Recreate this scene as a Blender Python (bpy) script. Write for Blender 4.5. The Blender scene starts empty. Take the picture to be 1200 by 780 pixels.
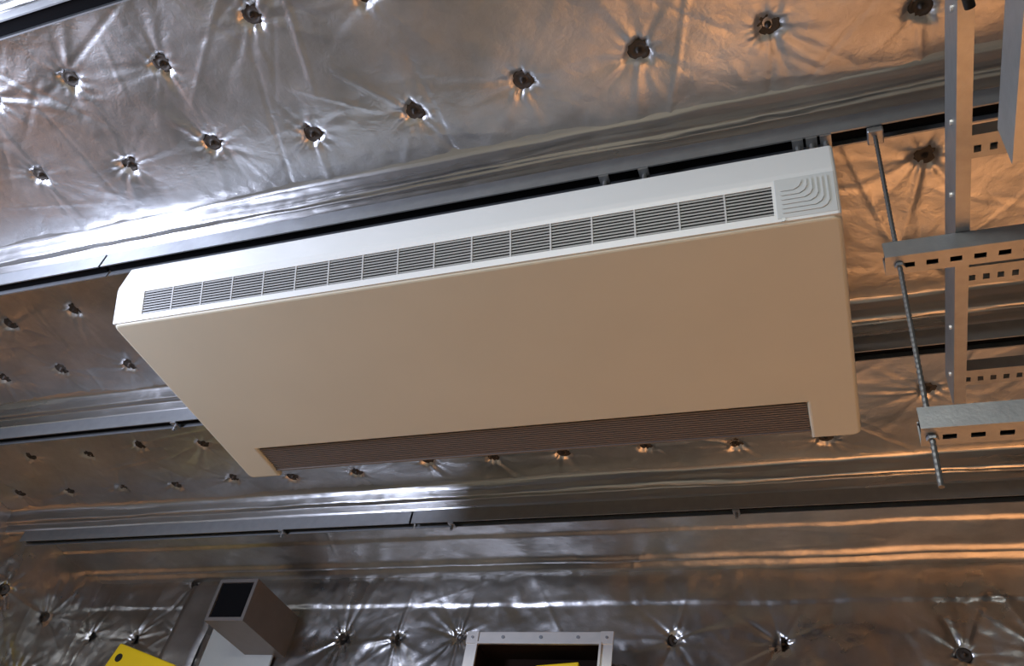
import bpy, bmesh, math, random
import numpy as np
from mathutils import Vector, Matrix

random.seed(7)
rng = np.random.default_rng(11)
scene = bpy.context.scene
COL = scene.collection

# ------------------------------------------------------------------ camera
# world axes: X along the ceiling beams, Y towards the far wall, Z up; eye at (0, 0, EYE)
EYE = 1.6
F_PX = 1009.0
D = np.array([492, 1050, F_PX]); D = D / np.linalg.norm(D)
XA = np.array([2813, -348, -F_PX]); XA = XA - D * (XA @ D); XA = XA / np.linalg.norm(XA)
UA = np.cross(XA, D)
ROT = np.array([XA, D, UA])              # camera (right, down, forward) -> world


def ray(p):
    return ROT @ np.array([p[0] - 600, p[1] - 390, F_PX])


def on_h(p, h):
    """pixel -> point of the horizontal plane h above the eye (X, Y)"""
    r = ray(p)
    return (r[0] * h / r[2], r[1] * h / r[2])


def on_y(p, y):
    """pixel -> point of the upright plane Y = y, (X, h above the eye)"""
    r = ray(p)
    return (r[0] * y / r[1], r[2] * y / r[1])


cam_data = bpy.data.cameras.new('camera')
cam_data.sensor_width = 36.0
cam_data.lens = F_PX / 1200 * 36
cam_data.clip_start = 0.01
cam = bpy.data.objects.new('camera', cam_data)
COL.objects.link(cam)
cr, cu, cb = ROT @ [1, 0, 0], ROT @ [0, -1, 0], ROT @ [0, 0, -1]
cam.matrix_world = Matrix(((cr[0], cu[0], cb[0], 0), (cr[1], cu[1], cb[1], 0),
                           (cr[2], cu[2], cb[2], EYE), (0, 0, 0, 1)))
scene.camera = cam

# ------------------------------------------------------------------ world and lamps
world = bpy.data.worlds.new('world')
scene.world = world
world.use_nodes = True
world.node_tree.nodes['Background'].inputs[0].default_value = (0.5, 0.52, 0.56, 1)
world.node_tree.nodes['Background'].inputs[1].default_value = 0.05


def area(name, loc, target, size, power, color, size_y=None):
    d = bpy.data.lights.new(name, 'AREA')
    d.energy = power; d.color = color; d.size = size
    if size_y:
        d.shape = 'RECTANGLE'; d.size_y = size_y
    o = bpy.data.objects.new(name, d)
    COL.objects.link(o)
    o.location = loc
    o.rotation_euler = (Vector(target) - Vector(loc)).to_track_quat('-Z', 'Y').to_euler()
    return o


# cool work light high on the left, just out of view
area('cool_work_light', (-1.95, 0.1, EYE + 0.78), (-0.7, 0.9, EYE + 1.0), 0.35, 23, (0.70, 0.77, 1.0))
# warm sodium lamp high on the right, shining down on the deck boards by the far wall
wd = bpy.data.lights.new('warm_deck_lamp', 'SPOT')
wd.energy = 1800; wd.color = (1.0, 0.48, 0.20); wd.shadow_soft_size = 0.12
wd.spot_size = math.radians(40); wd.spot_blend = 0.35
wo = bpy.data.objects.new('warm_deck_lamp', wd)
COL.objects.link(wo)
wo.location = (0.85, 1.55, EYE + 0.8)
wo.rotation_euler = (Vector((0.62, 1.75, 0)) - Vector(wo.location)).to_track_quat('-Z', 'Y').to_euler()
# general neutral ceiling light of the compartment, behind the photographer, shining down
area('room_light', (-0.6, -1.1, EYE + 1.08), (-0.6, -0.55, 0.0), 1.2, 60, (0.97, 1.0, 0.95), 0.3)

vs = scene.view_settings
vs.view_transform = 'Standard'
vs.look = 'None'
vs.gamma = 1.0
vs.use_curve_mapping = False
vs.exposure = 0.22

# ------------------------------------------------------------------ materials


def new_mat(name):
    m = bpy.data.materials.new(name)
    m.use_nodes = True
    nt = m.node_tree
    return m, nt, nt.nodes['Principled BSDF'], nt.links


def simple(name, col, rough=0.5, metal=0.0, noise=0.0, nscale=30, bump=0.0, bscale=200):
    m, nt, b, L = new_mat(name)
    b.inputs['Base Color'].default_value = (*col, 1)
    b.inputs['Roughness'].default_value = rough
    b.inputs['Metallic'].default_value = metal
    tc = nt.nodes.new('ShaderNodeTexCoord')
    if noise:
        n = nt.nodes.new('ShaderNodeTexNoise'); n.inputs['Scale'].default_value = nscale
        n.inputs['Detail'].default_value = 5
        r = nt.nodes.new('ShaderNodeMapRange')
        r.inputs['To Min'].default_value = 1 - noise; r.inputs['To Max'].default_value = 1 + noise
        mx = nt.nodes.new('ShaderNodeMix'); mx.data_type = 'RGBA'; mx.blend_type = 'MULTIPLY'
        mx.inputs[0].default_value = 1; mx.inputs[6].default_value = (*col, 1)
        L.new(tc.outputs['Object'], n.inputs['Vector']); L.new(n.outputs['Fac'], r.inputs['Value'])
        L.new(r.outputs[0], mx.inputs[7]); L.new(mx.outputs[2], b.inputs['Base Color'])
    if bump:
        n2 = nt.nodes.new('ShaderNodeTexNoise'); n2.inputs['Scale'].default_value = bscale
        bp = nt.nodes.new('ShaderNodeBump'); bp.inputs['Strength'].default_value = bump
        bp.inputs['Distance'].default_value = 0.002
        L.new(tc.outputs['Object'], n2.inputs['Vector']); L.new(n2.outputs['Fac'], bp.inputs['Height'])
        L.new(bp.outputs[0], b.inputs['Normal'])
    return m


def foil_mat(name, col, r0, r1, crumple=0.35, stretch=(1, 1, 1), streak=0.0):
    m, nt, b, L = new_mat(name)
    b.inputs['Metallic'].default_value = 1.0
    tc = nt.nodes.new('ShaderNodeTexCoord')
    mp = nt.nodes.new('ShaderNodeMapping'); mp.inputs['Scale'].default_value = stretch
    L.new(tc.outputs['Object'], mp.inputs['Vector'])
    n = nt.nodes.new('ShaderNodeTexNoise'); n.inputs['Scale'].default_value = 5; n.inputs['Detail'].default_value = 6
    L.new(mp.outputs[0], n.inputs['Vector'])
    rr = nt.nodes.new('ShaderNodeMapRange')
    rr.inputs['From Min'].default_value = .3; rr.inputs['From Max'].default_value = .7
    rr.inputs['To Min'].default_value = r0; rr.inputs['To Max'].default_value = r1
    L.new(n.outputs['Fac'], rr.inputs['Value']); L.new(rr.outputs[0], b.inputs['Roughness'])
    # dull grime patches on the foil
    n3 = nt.nodes.new('ShaderNodeTexNoise'); n3.inputs['Scale'].default_value = 9; n3.inputs['Detail'].default_value = 8
    n3.inputs['Roughness'].default_value = .65
    L.new(mp.outputs[0], n3.inputs['Vector'])
    cr_ = nt.nodes.new('ShaderNodeValToRGB')
    cr_.color_ramp.elements[0].position = .3; cr_.color_ramp.elements[1].position = .72
    cr_.color_ramp.elements[0].color = (*[c * .72 for c in col], 1); cr_.color_ramp.elements[1].color = (*col, 1)
    L.new(n3.outputs['Fac'], cr_.inputs[0]); L.new(cr_.outputs[0], b.inputs['Base Color'])
    # fine crumple: ridged noise at two scales
    acc = None
    for sc, dist, dt in ((14, .004, 3), (48, .0016, 4), (130, .0006, 3)):
        k = nt.nodes.new('ShaderNodeTexNoise'); k.inputs['Scale'].default_value = sc
        k.inputs['Detail'].default_value = dt; k.inputs['Distortion'].default_value = .6
        L.new(mp.outputs[0], k.inputs['Vector'])
        a1 = nt.nodes.new('ShaderNodeMath'); a1.operation = 'SUBTRACT'; a1.inputs[1].default_value = .5
        a2 = nt.nodes.new('ShaderNodeMath'); a2.operation = 'ABSOLUTE'
        L.new(k.outputs['Fac'], a1.inputs[0]); L.new(a1.outputs[0], a2.inputs[0])
        bp = nt.nodes.new('ShaderNodeBump'); bp.inputs['Strength'].default_value = crumple
        bp.inputs['Distance'].default_value = dist
        L.new(a2.outputs[0], bp.inputs['Height'])
        if acc:
            L.new(acc.outputs[0], bp.inputs['Normal'])
        acc = bp
    L.new(acc.outputs[0], b.inputs['Normal'])
    return m


FOIL = foil_mat('aluminium_foil', (.67, .665, .66), .33, .47, .5)
FOIL_WALL = foil_mat('aluminium_foil_wall', (.56, .55, .54), .24, .40, .35)
FOIL_BEAM = foil_mat('aluminium_foil_beam', (.60, .595, .59), .22, .36, .4, (.16, 1, 1))
TAPE = foil_mat('foil_tape', (.5, .48, .47), .3, .42, .2)
GALV = simple('galvanised_steel', (.34, .35, .36), .42, .85, .18, 60, .1, 300)
GALV_D = simple('dull_steel', (.30, .31, .32), .5, .8, .15, 50)
ROD = simple('dark_rod_steel', (.16, .16, .16), .5, .8)
PALE_REFLECTION = simple('pale_foil_reflection', (.58, .60, .58), .55, .7, .1, 12)
PALE_STEEL = simple('pale_flange_steel', (.74, .72, .68), .42, .6, .08, 40)
DUCT = simple('brown_grey_duct_steel', (.20, .18, .17), .45, .5, .12, 25)
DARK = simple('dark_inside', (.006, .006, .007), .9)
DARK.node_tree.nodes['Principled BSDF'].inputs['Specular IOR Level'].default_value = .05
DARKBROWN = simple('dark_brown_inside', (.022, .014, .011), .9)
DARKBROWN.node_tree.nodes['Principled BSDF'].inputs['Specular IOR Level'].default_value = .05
PIN = simple('insulation_pin_steel', (.07, .06, .052), .6, .5, .3, 120)
WHITE = simple('white_casing', (.70, .71, .70), .38, 0, .02, 15)
WHITE_SHADED = simple('white_cover_shaded', (.50, .52, .52), .42, 0, .02, 15)  # casing white darkened to hold the shade on the downward-tilted cover
CREAM = simple('cream_panel', (.63, .605, .485), .45, 0, .05, 6, .05, 120)
SLAT = simple('grey_slat', (.30, .30, .29), .45)
DIV = simple('grey_divider', (.46, .46, .45), .45)
SLAT_B = simple('brown_slat', (.17, .14, .12), .55)
YELLOW = simple('yellow_plastic', (.95, .66, .015), .35, 0, .04, 20)
BLACK = simple('black_plastic', (.01, .01, .01), .5)
FLOOR = simple('deck_boards', (.34, .295, .235), .7, 0, .25, 4)
STEEL_DECK = simple('painted_steel_plate', (.25, .25, .25), .6, .2, .1, 8)

# ------------------------------------------------------------------ helpers


def link(name, me, mat, parent=None):
    o = bpy.data.objects.new(name, me)
    COL.objects.link(o)
    if mat is not None and len(me.materials) == 0:
        me.materials.append(mat)
    if parent is not None:
        o.parent = parent
    return o


def tag(o, label=None, cat=None, group=None, kind=None):
    if label: o['label'] = label
    if cat: o['category'] = cat
    if group: o['group'] = group
    if kind: o['kind'] = kind
    return o


def empty(name, loc=(0, 0, 0)):
    o = bpy.data.objects.new(name, None)
    o.empty_display_size = .05
    COL.objects.link(o)
    o.location = loc
    return o


def bm_box(bm, x0, x1, y0, y1, z0, z1):
    v = [bm.verts.new(p) for p in ((x0, y0, z0), (x1, y0, z0), (x1, y1, z0), (x0, y1, z0),
                                   (x0, y0, z1), (x1, y0, z1), (x1, y1, z1), (x0, y1, z1))]
    for f in ((3, 2, 1, 0), (4, 5, 6, 7), (0, 1, 5, 4), (1, 2, 6, 5), (2, 3, 7, 6), (3, 0, 4, 7)):
        bm.faces.new([v[i] for i in f])


def bm_prism(bm, prof, x0, x1):
    """extrude a (Y, Z) outline along X"""
    a = [bm.verts.new((x0, y, z)) for y, z in prof]
    b = [bm.verts.new((x1, y, z)) for y, z in prof]
    n = len(prof)
    bm.faces.new(a); bm.faces.new(b[::-1])
    for i in range(n):
        j = (i + 1) % n
        bm.faces.new((a[j], a[i], b[i], b[j]))


def bm_cyl(bm, p0, p1, r, seg=12, r1=None):
    p0, p1 = Vector(p0), Vector(p1)
    q = (p1 - p0).to_track_quat('Z', 'Y')
    r1 = r if r1 is None else r1
    A, B = [], []
    for i in range(seg):
        t = 2 * math.pi * i / seg
        d = q @ Vector((math.cos(t), math.sin(t), 0))
        A.append(bm.verts.new(p0 + d * r)); B.append(bm.verts.new(p1 + d * r1))
    bm.faces.new(A[::-1]); bm.faces.new(B)
    for i in range(seg):
        j = (i + 1) % seg
        bm.faces.new((A[i], A[j], B[j], B[i]))


def finish(name, bm, mat, parent=None, bevel=0, seg=2, smooth=False):
    bmesh.ops.recalc_face_normals(bm, faces=bm.faces[:])
    if bevel:
        bmesh.ops.bevel(bm, geom=bm.edges[:], offset=bevel, segments=seg, affect='EDGES', profile=.5)
    me = bpy.data.meshes.new(name)
    bm.to_mesh(me); bm.free()
    if smooth:
        for p in me.polygons: p.use_smooth = True
    return link(name, me, mat, parent)


def box(name, x0, x1, y0, y1, z0, z1, mat, parent=None, bevel=0, seg=2):
    bm = bmesh.new(); bm_box(bm, x0, x1, y0, y1, z0, z1)
    return finish(name, bm, mat, parent, bevel, seg)


def cyl(name, p0, p1, r, mat, parent=None, seg=12):
    bm = bmesh.new(); bm_cyl(bm, p0, p1, r, seg)
    o = finish(name, bm, mat, parent)
    return o


def grid_mesh(name, P, mat, parent=None):
    """P: (n, m, 3) array of points -> smooth grid"""
    n, m = P.shape[:2]
    me = bpy.data.meshes.new(name)
    i, j = np.meshgrid(np.arange(n - 1), np.arange(m - 1), indexing='ij')
    a = (i * m + j).ravel()
    F = np.stack([a, a + m, a + m + 1, a + 1], 1)
    me.vertices.add(n * m)
    me.vertices.foreach_set('co', P.reshape(-1).astype(np.float32))
    me.loops.add(F.size); me.loops.foreach_set('vertex_index', F.ravel().astype(np.int32))
    me.polygons.add(len(F))
    me.polygons.foreach_set('loop_start', np.arange(0, F.size, 4, dtype=np.int32))
    me.polygons.foreach_set('use_smooth', np.ones(len(F), dtype=bool))
    me.update(calc_edges=True)
    me.validate()
    return link(name, me, mat, parent)


def vnoise(x, y, scale, seed):
    """smooth value noise"""
    r = np.random.default_rng(seed)
    T = r.random((64, 64))
    x = x / scale; y = y / scale
    xi = np.floor(x).astype(int); yi = np.floor(y).astype(int)
    fx = x - xi; fy = y - yi
    fx = fx * fx * (3 - 2 * fx); fy = fy * fy * (3 - 2 * fy)
    g = lambda a, b: T[a % 64, b % 64]
    return (g(xi, yi) * (1 - fx) * (1 - fy) + g(xi + 1, yi) * fx * (1 - fy)
            + g(xi, yi + 1) * (1 - fx) * fy + g(xi + 1, yi + 1) * fx * fy) - .5


def foil_depth(U, V, pins, seed, rough=1.0, star=1.0, ncrease=70, pinr=.0185):
    """displacement of a foil sheet into the insulation behind it"""
    r = np.random.default_rng(seed)
    d = rough * (.0045 * vnoise(U, V, .13, seed) + .002 * vnoise(U, V, .05, seed + 1) + .0008 * vnoise(U, V, .02, seed + 2))
    for (pu, pv) in pins:
        du, dv = U - pu, V - pv
        rad = np.hypot(du, dv)
        m = rad < .24
        if not m.any():
            continue
        R_ = rad[m]; du_, dv_ = du[m], dv[m]
        ang = np.arctan2(dv_, du_); ph = r.random(4) * 6
        wob = 1 + .16 * np.sin(3 * ang + ph[0]) + .12 * np.sin(7 * ang + ph[1]) + .10 * np.sin(11 * ang + ph[2])
        t = np.clip((R_ * wob - pinr * .72) / (pinr * .5), 0, 1)
        dep = .0075 * (1 - t * t * (3 - 2 * t)) + .006 * np.exp(-R_ / .035)
        dep += .0011 * np.sin(9 * ang + ph[3]) * np.exp(-((R_ - .026) / .012) ** 2)
        for k in range(r.integers(10, 17)):
            th = r.random() * 2 * math.pi; Ln = r.uniform(.03, .11) * star
            w = r.uniform(.0022, .0042)
            along = du_ * math.cos(th) + dv_ * math.sin(th)
            perp = -du_ * math.sin(th) + dv_ * math.cos(th) + r.uniform(-.1, .1) * along
            amp = r.uniform(.0010, .0030) * star * (1 if r.random() < .5 else -1)
            dep += amp * np.exp(-(perp / (w + .05 * np.maximum(along, 0))) ** 2) * np.exp(-np.maximum(along, 0) / Ln) * (along > .012)
        d[m] += dep
    u0, u1, v0, v1 = U.min(), U.max(), V.min(), V.max()
    for k in range(ncrease):
        cu_, cv_ = r.uniform(u0, u1), r.uniform(v0, v1)
        th = r.uniform(0, math.pi); Ln = r.uniform(.04, .22)
        along = (U - cu_) * math.cos(th) + (V - cv_) * math.sin(th)
        perp = -(U - cu_) * math.sin(th) + (V - cv_) * math.cos(th)
        d += r.choice([-1, 1]) * r.uniform(.0005, .0018) * np.exp(-(perp / r.uniform(.0025, .005)) ** 2) * np.exp(-(along / Ln) ** 4)
    return d


def pin_mesh():
    """dished washer with the tip of the weld pin in its middle"""
    bm = bmesh.new()
    rings = ((.0185, .0005), (.016, .0028), (.012, .0012), (.0055, .0), (.0045, .0035), (.0028, .009), (.0008, .0105))
    prev = None; S = 16
    for rad, z in rings:
        cur = [bm.verts.new((rad * math.cos(2 * math.pi * i / S), rad * math.sin(2 * math.pi * i / S), z)) for i in range(S)]
        if prev:
            for i in range(S):
                bm.faces.new((prev[i], prev[(i + 1) % S], cur[(i + 1) % S], cur[i]))
        prev = cur
    bm.faces.new(prev)
    me = bpy.data.meshes.new('pin_cap')
    bm.to_mesh(me); bm.free()
    for p in me.polygons: p.use_smooth = True
    me.materials.append(PIN)
    return me


PIN_ME = pin_mesh()
PIN_ME_SMALL = None

# ------------------------------------------------------------------ levels (above the eye)
HC = 1.26          # foil of the ceiling
HS = 1.15          # underside of the strut rails under the beams
XL, XR = -2.6, 2.6
YF, YB = -2.8, 2.245
Z = lambda h: EYE + h
BEAMS = [-.195, .297, .787, 1.275, 1.776]      # near face of each strut rail

# ------------------------------------------------------------------ room shell
floor = tag(box('floor', XL - .3, XR + .3, YF - .3, YB + .3, -.1, 0, FLOOR),
            'brown boarded deck of the compartment under the foil ceiling', 'floor', kind='structure')
ceiling = tag(box('ceiling', XL - .3, XR + .3, YF - .3, YB + .3, Z(HC) + .09, Z(HC) + .12, STEEL_DECK),
              'steel deckhead lined with pinned silver foil insulation between the beams', 'ceiling', kind='structure')
wall_back = tag(box('wall_back', XL - .3, XR + .3, YB + .12, YB + .15, 0, Z(HC) + .09, STEEL_DECK),
                'far wall lined with pinned and taped silver foil', 'wall', kind='structure')
wall_left = tag(box('wall_left', XL - .13, XL - .1, YF, YB + .12, 0, Z(HC) + .09, STEEL_DECK),
                'side wall lined with dull crumpled foil meeting the beam ends', 'wall', kind='structure')
wall_right = tag(box('wall_right', XR + .1, XR + .13, YF, YB + .12, 0, Z(HC) + .09, FOIL_WALL),
                 'foil lined side wall beyond the cable ladder', 'wall', kind='structure')
wall_front = tag(box('wall_front', XL - .1, XR + .1, YF - .13, YF - .1, 0, Z(HC) + .09, FOIL_WALL),
                 'foil lined wall facing the far wall across the compartment', 'wall', kind='structure')

# pins of the ceiling, read from the photograph
pin_px = [(45, 207), (150, 195), (247, 170), (365, 160), (485, 133), (612, 97), (748, 62), (900, 32), (1080, 10),
          (80, 95), (187, 77), (293, 20), (10, 382), (85, 365), (3, 445), (70, 435), (150, 430), (1085, 185),
          (35, 537), (103, 534), (163, 524), (237, 522), (22, 580), (80, 577), (142, 572), (206, 570), (272, 562),
          (342, 561), (417, 555), (500, 541), (578, 538), (660, 533), (757, 524), (863, 522), (968, 515), (1088, 458)]
pins = [on_h(p, HC) for p in pin_px]
for k in range(1, 7):                                   # the grid goes on above the unit and out of frame
    pins.append((-1.66 - .205 * k, .64)); pins.append((.19 + .205 * k, .67))
    pins.append((-1.21 - .2 * k, .45)); pins.append((-.814 + .205 * k, .45))
    pins.append((.19 + .205 * k, .96)); pins.append((-.03 + .205 * k, 1.15))
    pins.append((.19 + .205 * k, 1.68)); pins.append((.19 + .205 * k, 1.49))
for k in range(8):
    pins.append((-1.44 + .205 * k, .98)); pins.append((-1.44 + .205 * k, 1.155)); pins.append((-1.43 + .205 * k, 1.5))
pins = [p for p in pins if XL + .05 < p[0] < 1.2]


def add_pin(x, y, z, parent, rot):
    o = bpy.data.objects.new('pin_cap', PIN_ME)
    COL.objects.link(o); o.parent = parent
    o.location = (x, y, z); o.rotation_euler = rot
    return o


def sheet(name, x0, x1, y0, y1, step, parent, pl, seed, extra=None, mat=FOIL, **kw):
    nx = max(2, int((x1 - x0) / step)); ny = max(2, int((y1 - y0) / step))
    X, Y = np.meshgrid(np.linspace(x0, x1, nx), np.linspace(y0, y1, ny), indexing='ij')
    d = foil_depth(X, Y, pl, seed, **kw)
    if extra is not None:
        d = d + extra(X, Y)
    return grid_mesh(name, np.stack([X, Y, Z(HC) + d], -1)[:, ::-1], mat, parent)


def last_bay(X, Y):
    """overlapping foil edges and the fold along the far wall"""
    w = .006 * vnoise(X, X * 0, .22, 5)
    s = lambda a, k: 1 / (1 + np.exp(-np.clip((Y - a) / k, -40, 40)))
    return (-.006 * s(2.03 + w, .002) + -.010 * s(2.155 + w, .003) + .022 * s(2.183 + w, .004)
            - .012 * s(2.215 + w, .004))


VX = .85                                                # dense foil up to here, plain beyond
for i, (a, b) in enumerate(((BEAMS[1] + .015, BEAMS[2]), (BEAMS[2] + .015, BEAMS[3]), (BEAMS[3] + .015, BEAMS[4]))):
    sheet('foil_panel', XL - .05, VX, a, b, .0048, ceiling, pins, 20 + i)
    sheet('foil_panel', VX, XR + .1, a, b, .04, ceiling, [], 30 + i, ncrease=0)
sheet('foil_panel', XL - .05, VX, BEAMS[4] + .015, YB + .03, .0048, ceiling, [], 24, last_bay, ncrease=14)
sheet('foil_panel', VX, XR + .1, BEAMS[4] + .015, YB + .03, .04, ceiling, [], 34, ncrease=0)
sheet('foil_panel', XL - .05, XR + .1, YF - .1, BEAMS[1] + .015, .03, ceiling, [], 35, ncrease=0)
for x, y in pins:
    add_pin(x, y, Z(HC) + .0105, ceiling, (math.pi, 0, random.random() * 6))

# ------------------------------------------------------------------ far wall foil
wall_pins = [on_y(p, YB) for p in [(105, 745), (155, 748), (228, 684), (205, 738), (400, 747), (465, 748), (537, 745), (790, 748), (915, 752), (1130, 765)]]
wall_pins += [(-1.72, .86), (.42, 1.01), (.62, 1.01), (-2.35, .85), (-1.5, .85), (-1.3, .85), (-.47, .85), (-.2, .85), (.2, .84)]


def wall_seam(X, H):
    w = .003 * vnoise(X, X * 0, .3, 9)
    s = lambda a, k: 1 / (1 + np.exp(-np.clip((H - a) / k, -40, 40)))
    return -.004 * s(1.155 + w, .002) + .006 * (.5 - np.abs(vnoise(X, H, .11, 77)))


xs = np.linspace(XL - .05, VX, 700); hs = np.linspace(.6, HC + .03, 140)
Xg, Hg = np.meshgrid(xs, hs, indexing='ij')
dw = foil_depth(Xg, Hg, wall_pins, 50, rough=2.0, star=1.5, ncrease=50) + wall_seam(Xg, Hg)
grid_mesh('foil_panel', np.stack([Xg, YB + dw, Z(Hg)], -1), FOIL_WALL, wall_back)
xs = np.linspace(XL - .05, VX, 60); hs = np.linspace(-EYE, .6, 40)
Xg, Hg = np.meshgrid(xs, hs, indexing='ij')
grid_mesh('foil_panel', np.stack([Xg, YB + 0 * Xg, Z(Hg)], -1), FOIL_WALL, wall_back)
xs = np.linspace(VX, XR + .1, 30); hs = np.linspace(-EYE, HC + .03, 50)
Xg, Hg = np.meshgrid(xs, hs, indexing='ij')
grid_mesh('foil_panel', np.stack([Xg, YB + 0 * Xg, Z(Hg)], -1), FOIL_WALL, wall_back)
for x, h in wall_pins:
    add_pin(x, YB + .0105, Z(h), wall_back, (math.pi / 2, 0, random.random() * 6))

# taped vertical seams on the far wall
for (x0, x1, h0, h1, sk) in ((-2.175, -2.03, .6, 1.235, -.03),):
    n = 40
    A, B = np.meshgrid(np.linspace(0, 1, 12), np.linspace(0, 1, n), indexing='ij')
    Xt = x0 + (x1 - x0) * A + sk * (1 - B) + .004 * vnoise(B * 3, A * 0, .2, 3)
    Ht = h0 + (h1 - h0) * B
    Yt = YB - .0075 + .003 * vnoise(Xt, Ht, .05, 4) + .007 * ((A < .05) | (A > .95))
    grid_mesh('foil_tape', np.stack([Xt, Yt, Z(Ht)], -1), TAPE, wall_back)

# left wall foil
ys = np.linspace(1.2, YB + .03, 230); hs = np.linspace(.5, HC + .03, 160)
Yg, Hg = np.meshgrid(ys, hs, indexing='ij')
lw_pins = [(1.5, 1.05), (1.7, 1.05), (1.9, 1.05), (2.1, 1.05), (1.9, .85), (2.1, .85)]
dl = foil_depth(Yg, Hg, lw_pins, 60, rough=3.0, star=1.5, ncrease=40)
grid_mesh('foil_panel', np.stack([XL - dl, Yg, Z(Hg)], -1), FOIL_WALL, wall_left)
ys = np.linspace(YF - .1, 1.2, 60); hs = np.linspace(-EYE, HC + .03, 40)
Yg, Hg = np.meshgrid(ys, hs, indexing='ij')
grid_mesh('foil_panel', np.stack([XL + 0 * Yg, Yg, Z(Hg)], -1), FOIL_WALL, wall_left)
ys = np.linspace(1.2, YB + .03, 20); hs = np.linspace(-EYE, .5, 40)
Yg, Hg = np.meshgrid(ys, hs, indexing='ij')
grid_mesh('foil_panel', np.stack([XL + 0 * Yg, Yg, Z(Hg)], -1), FOIL_WALL, wall_left)
for y, h in lw_pins:
    add_pin(XL - .0105, y, Z(h), wall_left, (0, math.pi / 2, random.random() * 6))

# ------------------------------------------------------------------ beams wrapped in foil, strut rail below
PROF = [(-.036, 1.2640), (-.029, 1.2612), (-.023, 1.2590), (-.018, 1.2558), (-.0145, 1.250), (-.0115, 1.243), (-.0105, 1.234),
        (-.0105, 1.227), (-.0095, 1.2225), (-.006, 1.2200), (-.001, 1.2190), (.0025, 1.2175), (.0035, 1.213), (.004, 1.206), (.005, 1.198),
        (.008, 1.192), (.012, 1.1895), (.020, 1.1893), (.028, 1.1905), (.031, 1.20), (.032, 1.22), (.036, 1.24), (.045, 1.255), (.060, 1.2635)]


def c_channel(bm, x0, x1, y0, y1, z0, z1, t=.0018, lip=.0026):
    """channel open downwards with returned lips"""
    bm_box(bm, x0, x1, y0, y1, z1 - t, z1)
    bm_box(bm, x0, x1, y0, y0 + t, z0, z1 - t)
    bm_box(bm, x0, x1, y1 - t, y1, z0, z1 - t)
    bm_box(bm, x0, x1, y0 + t, y0 + lip, z0, z0 + t)
    bm_box(bm, x0, x1, y1 - lip, y1 - t, z0, z0 + t)


labels = ['foil wrapped beam overhead carrying the second rod of the smooth grey strut',
          'foil wrapped beam by the cold light, crossing the corner with the loose crumpled foil edge',
          'foil wrapped beam right beside the white grille side of the fan coil unit',
          'foil wrapped beam running behind the beige panel of the fan coil unit',
          'foil wrapped beam between the fan coil unit and the far wall']
joints = [None, None, -1.355, None, -1.09]
for bi, yb in enumerate(BEAMS):
    n = 900 if bi else 80
    xs = np.linspace(XL - .03, VX if bi else XR, n)
    # resample the profile more densely
    pr = np.array(PROF); k = 3
    tt = np.linspace(0, len(pr) - 1, (len(pr) - 1) * k + 1)
    py = np.interp(tt, np.arange(len(pr)), pr[:, 0]); ph = np.interp(tt, np.arange(len(pr)), pr[:, 1])
    Xg, Tg = np.meshgrid(xs, tt, indexing='ij')
    fade = np.clip((tt - 1) / 3, 0, 1) * np.clip((13 - tt) / 3, .25, 1)
    ny_ = .007 * vnoise(Xg, Tg * .1, .3, 100 + bi) + .0022 * vnoise(Xg, Tg * .02, .07, 200 + bi) + .0005 * vnoise(Xg, Tg * .01, .015, 400 + bi)
    nh_ = .006 * vnoise(Xg + 3, Tg * .02, .2, 300 + bi) + .0012 * vnoise(Xg, Tg * .02, .04, 500 + bi)
    Yg = yb + py[None] + ny_ * fade[None]
    Hg = ph[None] + nh_ * fade[None]
    tr = grid_mesh('trim_%d' % (bi + 1), np.stack([Xg, Yg, Z(Hg)], -1)[:, ::-1], FOIL_BEAM)
    tag(tr, labels[bi], 'ceiling beam', kind='structure')
    if bi:
        xs = np.linspace(VX, XR + .05, 12)
        P = np.stack([np.repeat(xs[:, None], len(tt), 1), np.repeat((yb + py)[None], 12, 0), np.repeat(Z(ph)[None], 12, 0)], -1)
        grid_mesh('foil_wrap', P[:, ::-1], FOIL_BEAM, tr)
    x0 = XL + .1 if bi == 4 else XL + .02
    segs = [(x0, XR)] if joints[bi] is None else [(x0, joints[bi] - .003), (joints[bi] + .003, XR)]
    for (a, b) in segs:
        bm = bmesh.new()
        c_channel(bm, a, b, yb, yb + .028, Z(HS), Z(HS) + .038)
        finish('strut_rail', bm, GALV_D, tr)
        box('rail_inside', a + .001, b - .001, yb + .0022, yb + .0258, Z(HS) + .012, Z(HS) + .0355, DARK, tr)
    studs = {2: [-.30, -.235, .0, .02, .04], 3: [-1.52], 4: [-1.5, -.97, -.235]}.get(bi, [])
    for sx in studs:
        bm = bmesh.new()
        bm_box(bm, sx - .008, sx + .008, yb + .001, yb + .027, Z(HS) - .004, Z(HS))
        bm_cyl(bm, (sx, yb + .014, Z(HS) - .018), (sx, yb + .014, Z(HS) - .004), .004, 8)
        finish('strut_nut', bm, GALV, tr)

# ------------------------------------------------------------------ fan coil unit
fcu = empty('fan_coil_unit', (-.6, 1.06, Z(1.146)))
tag(fcu, 'long white and beige fan coil unit bolted flat under the ceiling beams', 'fan coil unit')
FO = Vector((-.6, 1.06, Z(1.146)))


def fpart(name, bm, mat, parent=None, bevel=0, seg=2, smooth=False):
    o = finish(name, bm, mat, None, bevel, seg, smooth)
    if parent is None:
        o.parent = fcu
        o.data.transform(Matrix.Translation(-FO))
    else:
        o.parent = parent
        o.data.transform(Matrix.Translation(-FO))
    return o


UX0, UX1 = -1.260, .047
P_EDGE = (.820, 1.002)       # (Y, h) where the panel starts
KINK = (.7895, 1.065)
TOPN = (.7895, 1.122)
BACK = 1.330
GX0, GX1 = -1.190, -.043


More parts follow.
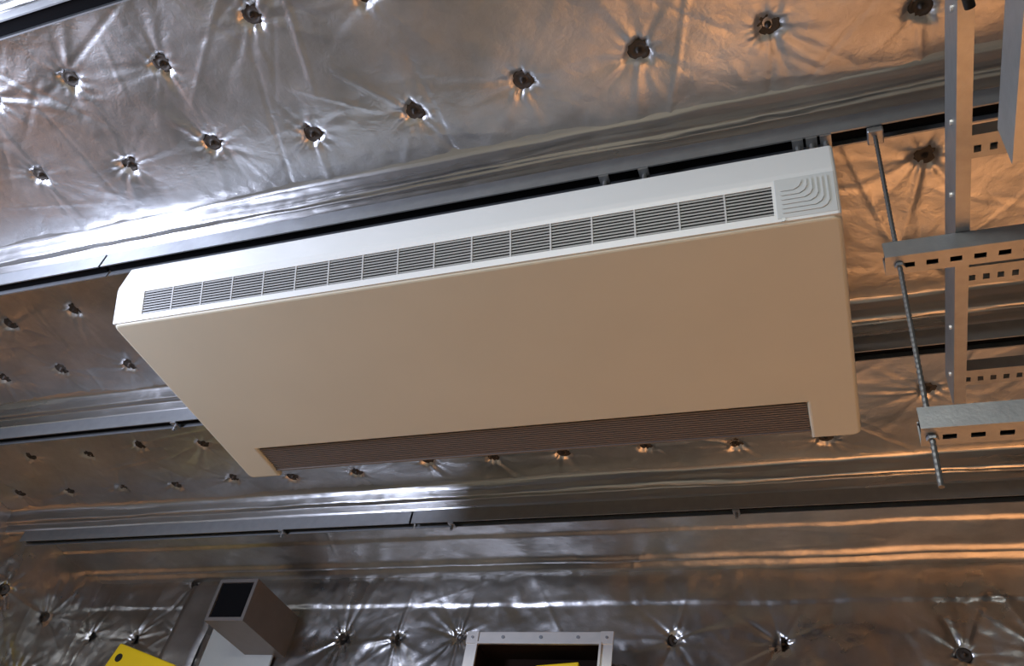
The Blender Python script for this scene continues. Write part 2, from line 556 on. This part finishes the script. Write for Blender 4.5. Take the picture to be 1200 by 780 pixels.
def strip(s, off=0.0):
    """point on the sloping grille strip, s from panel edge (0) to kink (1); off pushes it out of the face"""
    y = P_EDGE[0] + (KINK[0] - P_EDGE[0]) * s; h = P_EDGE[1] + (KINK[1] - P_EDGE[1]) * s
    dy, dh = KINK[0] - P_EDGE[0], KINK[1] - P_EDGE[1]; ln = math.hypot(dy, dh)
    ny, nh = -dh / ln, dy / ln
    return (y + ny * off, Z(h + nh * off))


S0, S1 = .16, .82
def soft_end(bm, x):
    bmesh.ops.recalc_face_normals(bm, faces=bm.faces[:])
    ed = [e for e in bm.edges if all(abs(v.co.x - x) < 1e-4 for v in e.verts)]
    bmesh.ops.bevel(bm, geom=ed, offset=.005, segments=3, affect='EDGES', profile=.5)


# casing: end caps, upper band and lip around the grille, back
end_prof = [strip(0), strip(.5), strip(.93), (KINK[0] - .0002, Z(KINK[1] + .004)), (TOPN[0], Z(TOPN[1])),
            (TOPN[0] + .004, Z(1.126)), (TOPN[0] + .05, Z(1.126)), (TOPN[0] + .05, Z(1.146)), (BACK - .01, Z(1.146)), (BACK - .01, Z(1.012)), (BACK - .10, Z(1.012)), (P_EDGE[0] + .012, Z(1.005))]
bm = bmesh.new()
bm_prism(bm, end_prof, UX0, GX0)
soft_end(bm, UX0)
fpart('end_cap', bm, WHITE)
bm = bmesh.new()
bm_prism(bm, end_prof, GX1, UX1)
soft_end(bm, UX1)
fpart('end_cap', bm, WHITE)
bm = bmesh.new()
bm_prism(bm, [strip(S1), strip(.93), (KINK[0] - .0002, Z(KINK[1] + .004)), (TOPN[0], Z(TOPN[1])), (TOPN[0] + .004, Z(1.126)),
              (TOPN[0] + .02, Z(1.126)), (TOPN[0] + .02, Z(KINK[1])), strip(S1, -.012)], GX0, GX1)
fpart('upper_band', bm, WHITE)
bm = bmesh.new()
bm_prism(bm, [strip(0), strip(S0), strip(S0, -.012), strip(0, -.012)], GX0, GX1)
fpart('grille_sill', bm, WHITE)
bm = bmesh.new()
bm_box(bm, GX0, GX1, TOPN[0] + .02, BACK - .012, Z(1.118), Z(1.126))
bm_box(bm, GX0, GX1, TOPN[0] + .06, BACK - .05, Z(1.126), Z(1.146))
bm_box(bm, GX0, GX1, BACK - .022, BACK - .012, Z(1.05), Z(1.118))
fpart('back_plate', bm, GALV)
bm = bmesh.new()
bm_prism(bm, [strip(S0 - .1, -.016), strip(S1 + .1, -.016), (1.22, Z(1.10)), (1.22, Z(1.02)), (P_EDGE[0] + .03, Z(1.012))], GX0, GX1)
fpart('fan_chamber', bm, DARK)

# outlet grille: thin slats and dividers
og = empty('outlet_grille')
og.parent = fcu
og['label'] = 'grey slatted outlet grille'
NS = 9
for i in range(NS):
    s = S0 + (S1 - S0) * (i + .5) / NS
    w = (S1 - S0) / NS * .26
    bm = bmesh.new()
    bm_prism(bm, [strip(s - w, -.0012), strip(s + w, -.0012), strip(s + w + .05, -.013), strip(s - w + .05, -.013)], GX0, GX1)
    fpart('slat', bm, SLAT, og)
ND = 17
for i in range(1, ND):
    x = GX0 + (GX1 - GX0) * i / ND
    bm = bmesh.new()
    bm_prism(bm, [strip(S0, -.0004), strip(S1, -.0004), strip(S1, -.010), strip(S0, -.010)], x - .0013, x + .0013)
    fpart('divider', bm, DIV, og)

# control cover on the right end with embossed ridges
bm = bmesh.new()
bm_prism(bm, [strip(.06, .0005), strip(.95, .0005), strip(.95, -.002), strip(.06, -.002)], GX1 + .004, UX1 - .004)
cover = fpart('control_cover', bm, WHITE_SHADED, None, .0006, 1)
cover['label'] = 'control cover with embossed ridges, its shade toned into the white'
for k in range(6):                                       # nested rounded ridges
    x0 = GX1 + .012 + .0; x1 = UX1 - .014 - .007 * k
    s1 = .86 - .0 * k; s0 = .18 + .10 * k
    pts = [(x0, s0), (x1 - .012, s0), (x1 - .004, s0 + .06), (x1, s0 + .16), (x1, s1)]
    bm = bmesh.new()
    ring = []
    for (x, s) in pts:
        a, b = strip(s, .0019), strip(s, .0004)
        dx = .0009
        ring.append([bm.verts.new((x - dx, *strip(s + .012, .0004))), bm.verts.new((x - dx, *strip(s + .012, .0018))),
                     bm.verts.new((x + dx, *strip(s - .012, .0018))), bm.verts.new((x + dx, *strip(s - .012, .0004)))])
    for a, b in zip(ring, ring[1:]):
        for i in range(4):
            bm.faces.new((a[i], a[(i + 1) % 4], b[(i + 1) % 4], b[i]))
    bm.faces.new(ring[0]); bm.faces.new(ring[-1][::-1])
    fpart('ridge', bm, WHITE_SHADED, cover)
bm = bmesh.new()
bm_cyl(bm, (GX1 + .012, *strip(.03, .0)), (GX1 + .012, *strip(.03, .002)), .0028, 10)
fpart('screw', bm, GALV)

# beige panel with two feet beside the intake grille
IG0, IG1 = 1.228, 1.308
bm = bmesh.new()
out = [(UX0, .822), (UX1, .822), (UX1, BACK), (GX1 + .006, BACK), (GX1 + .006, IG0), (GX0 + .012, IG0), (GX0 + .012, BACK), (UX0, BACK)]
lo = [bm.verts.new((x, y, Z(1.0))) for x, y in out]
hi = [bm.verts.new((x, y, Z(1.012))) for x, y in out]
bm.faces.new(lo[::-1]); bm.faces.new(hi)
for i in range(len(out)):
    j = (i + 1) % len(out)
    bm.faces.new((lo[i], lo[j], hi[j], hi[i]))
# round the four outer corners, then soften the visible rim
bmesh.ops.recalc_face_normals(bm, faces=bm.faces[:])
vert = [e for e in bm.edges if abs(e.verts[0].co.z - e.verts[1].co.z) > .005 and
        min(abs(e.verts[0].co.x - UX0), abs(e.verts[0].co.x - UX1)) < 1e-4]
bmesh.ops.bevel(bm, geom=vert, offset=.014, segments=5, affect='EDGES', profile=.5)
rim = [e for e in bm.edges if all(v.co.z < Z(1.001) for v in e.verts)]
bmesh.ops.bevel(bm, geom=rim, offset=.006, segments=3, affect='EDGES', profile=.5)
panel = fpart('front_panel', bm, CREAM)
panel['label'] = 'beige painted front panel'

ig = empty('intake_grille')
ig.parent = fcu
ig['label'] = 'brown slatted intake grille'
NI = 12
for i in range(NI):
    y = IG0 + .004 + (IG1 - IG0 - .004) * (i + .5) / NI
    bm = bmesh.new()
    bm_prism(bm, [(y - .0024, Z(1.004)), (y + .0018, Z(1.004)), (y + .004, Z(1.016)), (y - .0002, Z(1.016))], GX0 + .013, GX1 + .005)
    fpart('slat', bm, SLAT_B, ig)
bm = bmesh.new()
bm_box(bm, GX0 + .012, GX1 + .006, IG0, IG1 + .004, Z(1.017), Z(1.020))
fpart('backing', bm, SLAT_B, ig)
bm = bmesh.new()
bm_box(bm, GX0 + .012, GX1 + .006, IG1, IG1 + .004, Z(1.002), Z(1.017))
fpart('rim', bm, SLAT_B, ig)

# ------------------------------------------------------------------ two tier trapeze hanger
rod_top, rod_bot = (.108, .801, Z(1.168)), (.094, .801, Z(.532))
tz = empty('trapeze_hanger', (.108, .801, Z(1.168)))
tag(tz, 'two tier trapeze of slotted steel channels on thin threaded rods', 'pipe hanger')
TO = Vector((.108, .801, Z(1.168)))


def part_of(root, o):
    o.parent = root
    o.data.transform(Matrix.Translation(-Vector(root.location)))
    return o


def threaded_rod(p0, p1, r=.0032):
    bm = bmesh.new()
    p0, p1 = Vector(p0), Vector(p1)
    n = int((p0 - p1).length / .004)
    q = (p1 - p0).to_track_quat('Z', 'Y'); S = 8; prev = None
    for i in range(n + 1):
        c = p0.lerp(p1, i / n); rr_ = r * (1.0 if i % 2 else .84)
        cur = [bm.verts.new(c + q @ Vector((rr_ * math.cos(2 * math.pi * k / S), rr_ * math.sin(2 * math.pi * k / S), 0))) for k in range(S)]
        if prev:
            for k in range(S):
                bm.faces.new((prev[k], prev[(k + 1) % S], cur[(k + 1) % S], cur[k]))
        else:
            bm.faces.new(cur[::-1])
        prev = cur
    bm.faces.new(prev)
    return finish('threaded_rod', bm, ROD)


def slotted_channel(x0, x1, y0, y1, z0, z1, pitch, slot, name='strut_channel', first=.02, frac=(.42, .68), mat=GALV):
    """channel with its slotted web downwards"""
    bm = bmesh.new(); t = .0018
    bm_box(bm, x0, x1, y0, y0 + t, z0, z1)
    bm_box(bm, x0, x1, y1 - t, y1, z0, z1)
    w = y1 - y0
    ya, yc = y0 + w * frac[0], y0 + w * frac[1]
    bm_box(bm, x0, x1, y0 + t, ya, z0, z0 + t)
    bm_box(bm, x0, x1, yc, y1 - t, z0, z0 + t)
    x = x0
    s = x0 + first
    while s < x1:
        bm_box(bm, x, s, ya, yc, z0, z0 + t)
        x = s + slot; s += pitch
    if x < x1:
        bm_box(bm, x, x1, ya, yc, z0, z0 + t)
    bm_box(bm, x0, x1, y0 + t, y0 + t * 3, z1 - t, z1)
    bm_box(bm, x0, x1, y1 - t * 3, y1 - t, z1 - t, z1)
    return finish(name, bm, mat)


def nut(c, r=.0062, h=.005):
    bm = bmesh.new(); bm_cyl(bm, (c[0], c[1], c[2] - h / 2), (c[0], c[1], c[2] + h / 2), r, 6)
    return finish('hex_nut', bm, GALV)


RX2 = .80
part_of(tz, threaded_rod(rod_top, rod_bot))
part_of(tz, threaded_rod((RX2, .801, Z(1.168)), (RX2, .801, Z(.532))))
for (zb, zt, xr) in ((.860, .888, .1015), (.594, .622, .0955)):
    part_of(tz, slotted_channel(.085, .86, .786, .816, Z(zb), Z(zt), .0265, .0135, first=.0205))
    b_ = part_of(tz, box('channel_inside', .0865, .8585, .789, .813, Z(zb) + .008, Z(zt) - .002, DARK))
    for x in (xr, RX2):
        part_of(tz, nut((x, .801, Z(zb) - .003)))
        part_of(tz, nut((x, .801, Z(zt) + .0025)))
# channel nut at the beam rail
for x in (.108, RX2):
    part_of(tz, box('rail_nut', x - .011, x + .011, .7895, .8145, Z(HS) - .012, Z(HS) - .0005, GALV, None, .0015, 1))

# ------------------------------------------------------------------ cable ladder on the upper tier
lad = empty('cable_ladder', (.18, .8, Z(.888)))
tag(lad, 'galvanised cable ladder with perforated rungs lying on the upper trapeze channel', 'cable ladder')


def rail(x0, x1, sgn):
    bm = bmesh.new(); y0, y1 = -.6, 1.13
    sk = .010
    def q(x, y): return x + sk * (y - .5)
    def slab(xa, xb, za, zb_):
        v = [bm.verts.new(p) for p in ((q(xa, y0), y0, za), (q(xb, y0), y0, za), (q(xb, y1), y1, za), (q(xa, y1), y1, za),
                                       (q(xa, y0), y0, zb_), (q(xb, y0), y0, zb_), (q(xb, y1), y1, zb_), (q(xa, y1), y1, zb_))]
        for f in ((3, 2, 1, 0), (4, 5, 6, 7), (0, 1, 5, 4), (1, 2, 6, 5), (2, 3, 7, 6), (3, 0, 4, 7)):
            bm.faces.new([v[i] for i in f])
    z0 = Z(.8885)
    if sgn > 0:
        slab(x0, x0 + .002, z0, z0 + .068); slab(x0 + .002, x1, z0, z0 + .002); slab(x0 + .002, x1 - .004, z0 + .066, z0 + .068)
    else:
        slab(x1 - .002, x1, z0, z0 + .068); slab(x0, x1 - .002, z0, z0 + .002); slab(x0 + .004, x1 - .002, z0 + .066, z0 + .068)
    return finish('side_rail', bm, GALV)


LX0, LX1 = .166, .60
part_of(lad, rail(LX0, LX0 + .016, 1))
part_of(lad, rail(LX1 - .016, LX1, -1))
for y in (.26, .462, .664, .866, 1.068):
    o = slotted_channel(LX0 + .0085, LX1 - .005, y - .016, y + .016, Z(.8915), Z(.9115), .0165, .0075, 'rung', first=.012, frac=(.45, .75))
    part_of(lad, o)
for y in (.50, .64, .745, .86, .98, 1.08):
    xx = LX0 + .010 * (y - .5)
    part_of(lad, cyl('rivet', (xx - .0025, y, Z(.912)), (xx + .001, y, Z(.912)), .0032, PALE_STEEL, None, 8))

# black cable tail hanging over the ladder rail near the top
bm = bmesh.new()
prev = None
pts = [Vector((.128, .311, Z(1.149))), Vector((.129, .309, Z(1.05))), Vector((.131, .308, Z(.975))), Vector((.137, .322, Z(.935))), Vector((.145, .36, Z(.90))), Vector((.155, .41, Z(.875))), Vector((.166, .452, Z(.862))), Vector((.1715, .474, Z(.858)))]
S = 10
for c_, n_ in zip(pts, pts[1:] + [pts[-1] * 2 - pts[-2]]):
    q_ = (n_ - c_).to_track_quat('Z', 'Y')
    cur = [bm.verts.new(c_ + q_ @ Vector((.0052 * math.cos(2 * math.pi * k / S), .0052 * math.sin(2 * math.pi * k / S), 0))) for k in range(S)]
    if prev:
        for k in range(S):
            bm.faces.new((prev[k], prev[(k + 1) % S], cur[(k + 1) % S], cur[k]))
    else:
        bm.faces.new(cur[::-1])
    prev = cur
bm.faces.new(prev)
tag(finish('cable', bm, BLACK, None, 0, 2, True), 'cut end of a black cable by the ladder rail', 'cable')

# ------------------------------------------------------------------ lower grey strut beyond the ladder rail
st = empty('hanging_strut', (.185, .3, Z(.7)))
tag(st, 'smooth grey strut ending short, hung below the cable ladder', 'strut')
part_of(st, box('web', .178, .1802, -.5, .548, Z(.70), Z(.758), GALV))
part_of(st, box('flange', .1802, .206, -.5, .548, Z(.70), Z(.7022), GALV))
part_of(st, box('flange', .1802, .206, -.5, .548, Z(.7558), Z(.758), GALV))
part_of(st, cyl('rivet', (.1765, .36, Z(.735)), (.179, .36, Z(.735)), .003, GALV_D, None, 8))
for y in (BEAMS[1] + .014, BEAMS[0] + .014):
    part_of(st, threaded_rod((.192, y, Z(1.168)), (.192, y, Z(.69))))
    part_of(st, nut((.192, y, Z(.6975)))); part_of(st, nut((.192, y, Z(.7605))))

# ------------------------------------------------------------------ square duct stub out of the far wall
ds = empty('square_duct', (-1.76, 2.2, Z(.987)))
tag(ds, 'short square brown grey duct stub with black open mouth on the far wall', 'duct')
dx0, dx1, dh0, dh1, dy = -1.836, -1.696, .985, 1.120, 1.995
t = .011
bm = bmesh.new()
bm_box(bm, dx0, dx1, dy, YB + .05, Z(dh0), Z(dh0) + t)
bm_box(bm, dx0, dx1, dy, YB + .05, Z(dh1) - t, Z(dh1))
bm_box(bm, dx0, dx0 + t, dy, YB + .05, Z(dh0) + t, Z(dh1) - t)
bm_box(bm, dx1 - t, dx1, dy, YB + .05, Z(dh0) + t, Z(dh1) - t)
part_of(ds, finish('duct_wall', bm, DUCT))
part_of(ds, box('duct_inside', dx0 + t, dx1 - t, dy + .006, YB + .04, Z(dh0) + t, Z(dh1) - t, DARK))
# pale plate added for the stub's lighter reflection in the wall foil
part_of(ds, box('reflection_plate', -2.0, -1.73, YB - .016, YB - .008, Z(.66), Z(1.08), PALE_REFLECTION, None, .002, 1))

# ------------------------------------------------------------------ flanged duct opening
fd = empty('flanged_duct', (-.83, 2.2, Z(.9)))
tag(fd, 'rectangular duct mouth with pale bolted steel flange and dark inside', 'duct')
fy = 2.12
fx0, fx1, fh1, fh0 = -1.022, -.603, 1.010, .66
w = .034
part_of(fd, box('flange_bar', fx0 + w, fx1 - w, fy, fy + .004, Z(fh1 - w), Z(fh1), PALE_STEEL, None, .0008, 1))
part_of(fd, box('flange_bar', fx0 + w, fx1 - w, fy, fy + .004, Z(fh0), Z(fh0 + w), PALE_STEEL, None, .0008, 1))
part_of(fd, box('flange_bar', fx0, fx0 + w, fy, fy + .004, Z(fh0 + w), Z(fh1 - w), PALE_STEEL, None, .0008, 1))
part_of(fd, box('flange_bar', fx1 - w, fx1, fy, fy + .004, Z(fh0 + w), Z(fh1 - w), PALE_STEEL, None, .0008, 1))
for x in (fx0, fx1 - w):
    for h in (fh0, fh1 - w):
        part_of(fd, box('flange_corner', x - .001, x + w + .001, fy - .003, fy + .001, Z(h - .001), Z(h + w + .001), PALE_STEEL, None, .001, 1))
        part_of(fd, cyl('bolt', (x + w / 2, fy - .0055, Z(h + w / 2)), (x + w / 2, fy - .002, Z(h + w / 2)), .004, GALV_D, None, 8))
for x in (-.915, -.805, -.70):
    part_of(fd, cyl('bolt', (x, fy - .002, Z(fh1 - w * .45)), (x, fy + .001, Z(fh1 - w * .45)), .005, GALV_D, None, 8))
# raised inner lip and duct body
bm = bmesh.new()
a, b, c, d_ = fx0 + w - .004, fx1 - w + .004, fh0 + w - .004, fh1 - w + .004
for (xa, xb, ha, hb) in ((a, b, d_ - .006, d_), (a, b, c, c + .006), (a, a + .006, c + .006, d_ - .006), (b - .006, b, c + .006, d_ - .006)):
    bm_box(bm, xa, xb, fy - .006, fy + .002, Z(ha), Z(hb))
part_of(fd, finish('flange_lip', bm, PALE_STEEL))
bm = bmesh.new()
for (xa, xb, ha, hb) in ((a, b, d_ - .002, d_), (a, b, c, c + .002), (a, a + .002, c, d_), (b - .002, b, c, d_)):
    bm_box(bm, xa, xb, fy + .003, YB - .014, Z(ha), Z(hb))
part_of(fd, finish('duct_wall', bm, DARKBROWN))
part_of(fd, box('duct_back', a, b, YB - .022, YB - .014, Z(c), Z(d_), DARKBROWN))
# yellow sling lying in the duct mouth
bm = bmesh.new()
p1 = on_y((678, 775), 2.15); p0 = on_y((628, 779), 2.15)
vv = []
for (x, h) in ((p0[0], p0[1]), (p1[0], p1[1]), (p1[0] + .003, p1[1] - .06), (p0[0] - .03, p0[1] - .07)):
    vv.append((x, h))
lo = [bm.verts.new((x, 2.15, Z(h))) for x, h in vv]; hi = [bm.verts.new((x, 2.19, Z(h))) for x, h in vv]
bm.faces.new(lo); bm.faces.new(hi[::-1])
for i in range(4):
    bm.faces.new((lo[i], lo[(i + 1) % 4], hi[(i + 1) % 4], hi[i]))
tag(finish('yellow_block', bm, YELLOW, None, .003, 2), 'small yellow block standing inside the flanged duct mouth', 'block')

# ------------------------------------------------------------------ yellow case fixed to the far wall
yc = empty('yellow_case', (-2.25, 2.2, Z(.92)))
tag(yc, 'tilted bright yellow plastic case with a round black hole on the far wall', 'case')
bm = bmesh.new()
bm_box(bm, -.115, .16, -.02, .03, -.11, .11)
bmesh.ops.bevel(bm, geom=bm.edges[:], offset=.006, segments=2, affect='EDGES', profile=.5)
body = finish('case_body', bm, YELLOW); body.parent = yc
bm = bmesh.new()
bm_cyl(bm, (-.078, -.0215, .066), (-.078, -.015, .066), .014, 16)
hole = finish('round_hole', bm, BLACK); hole.parent = yc
yc.rotation_euler = (0, math.radians(15), 0)
yc.location = (-2.225, 2.195, Z(.862))
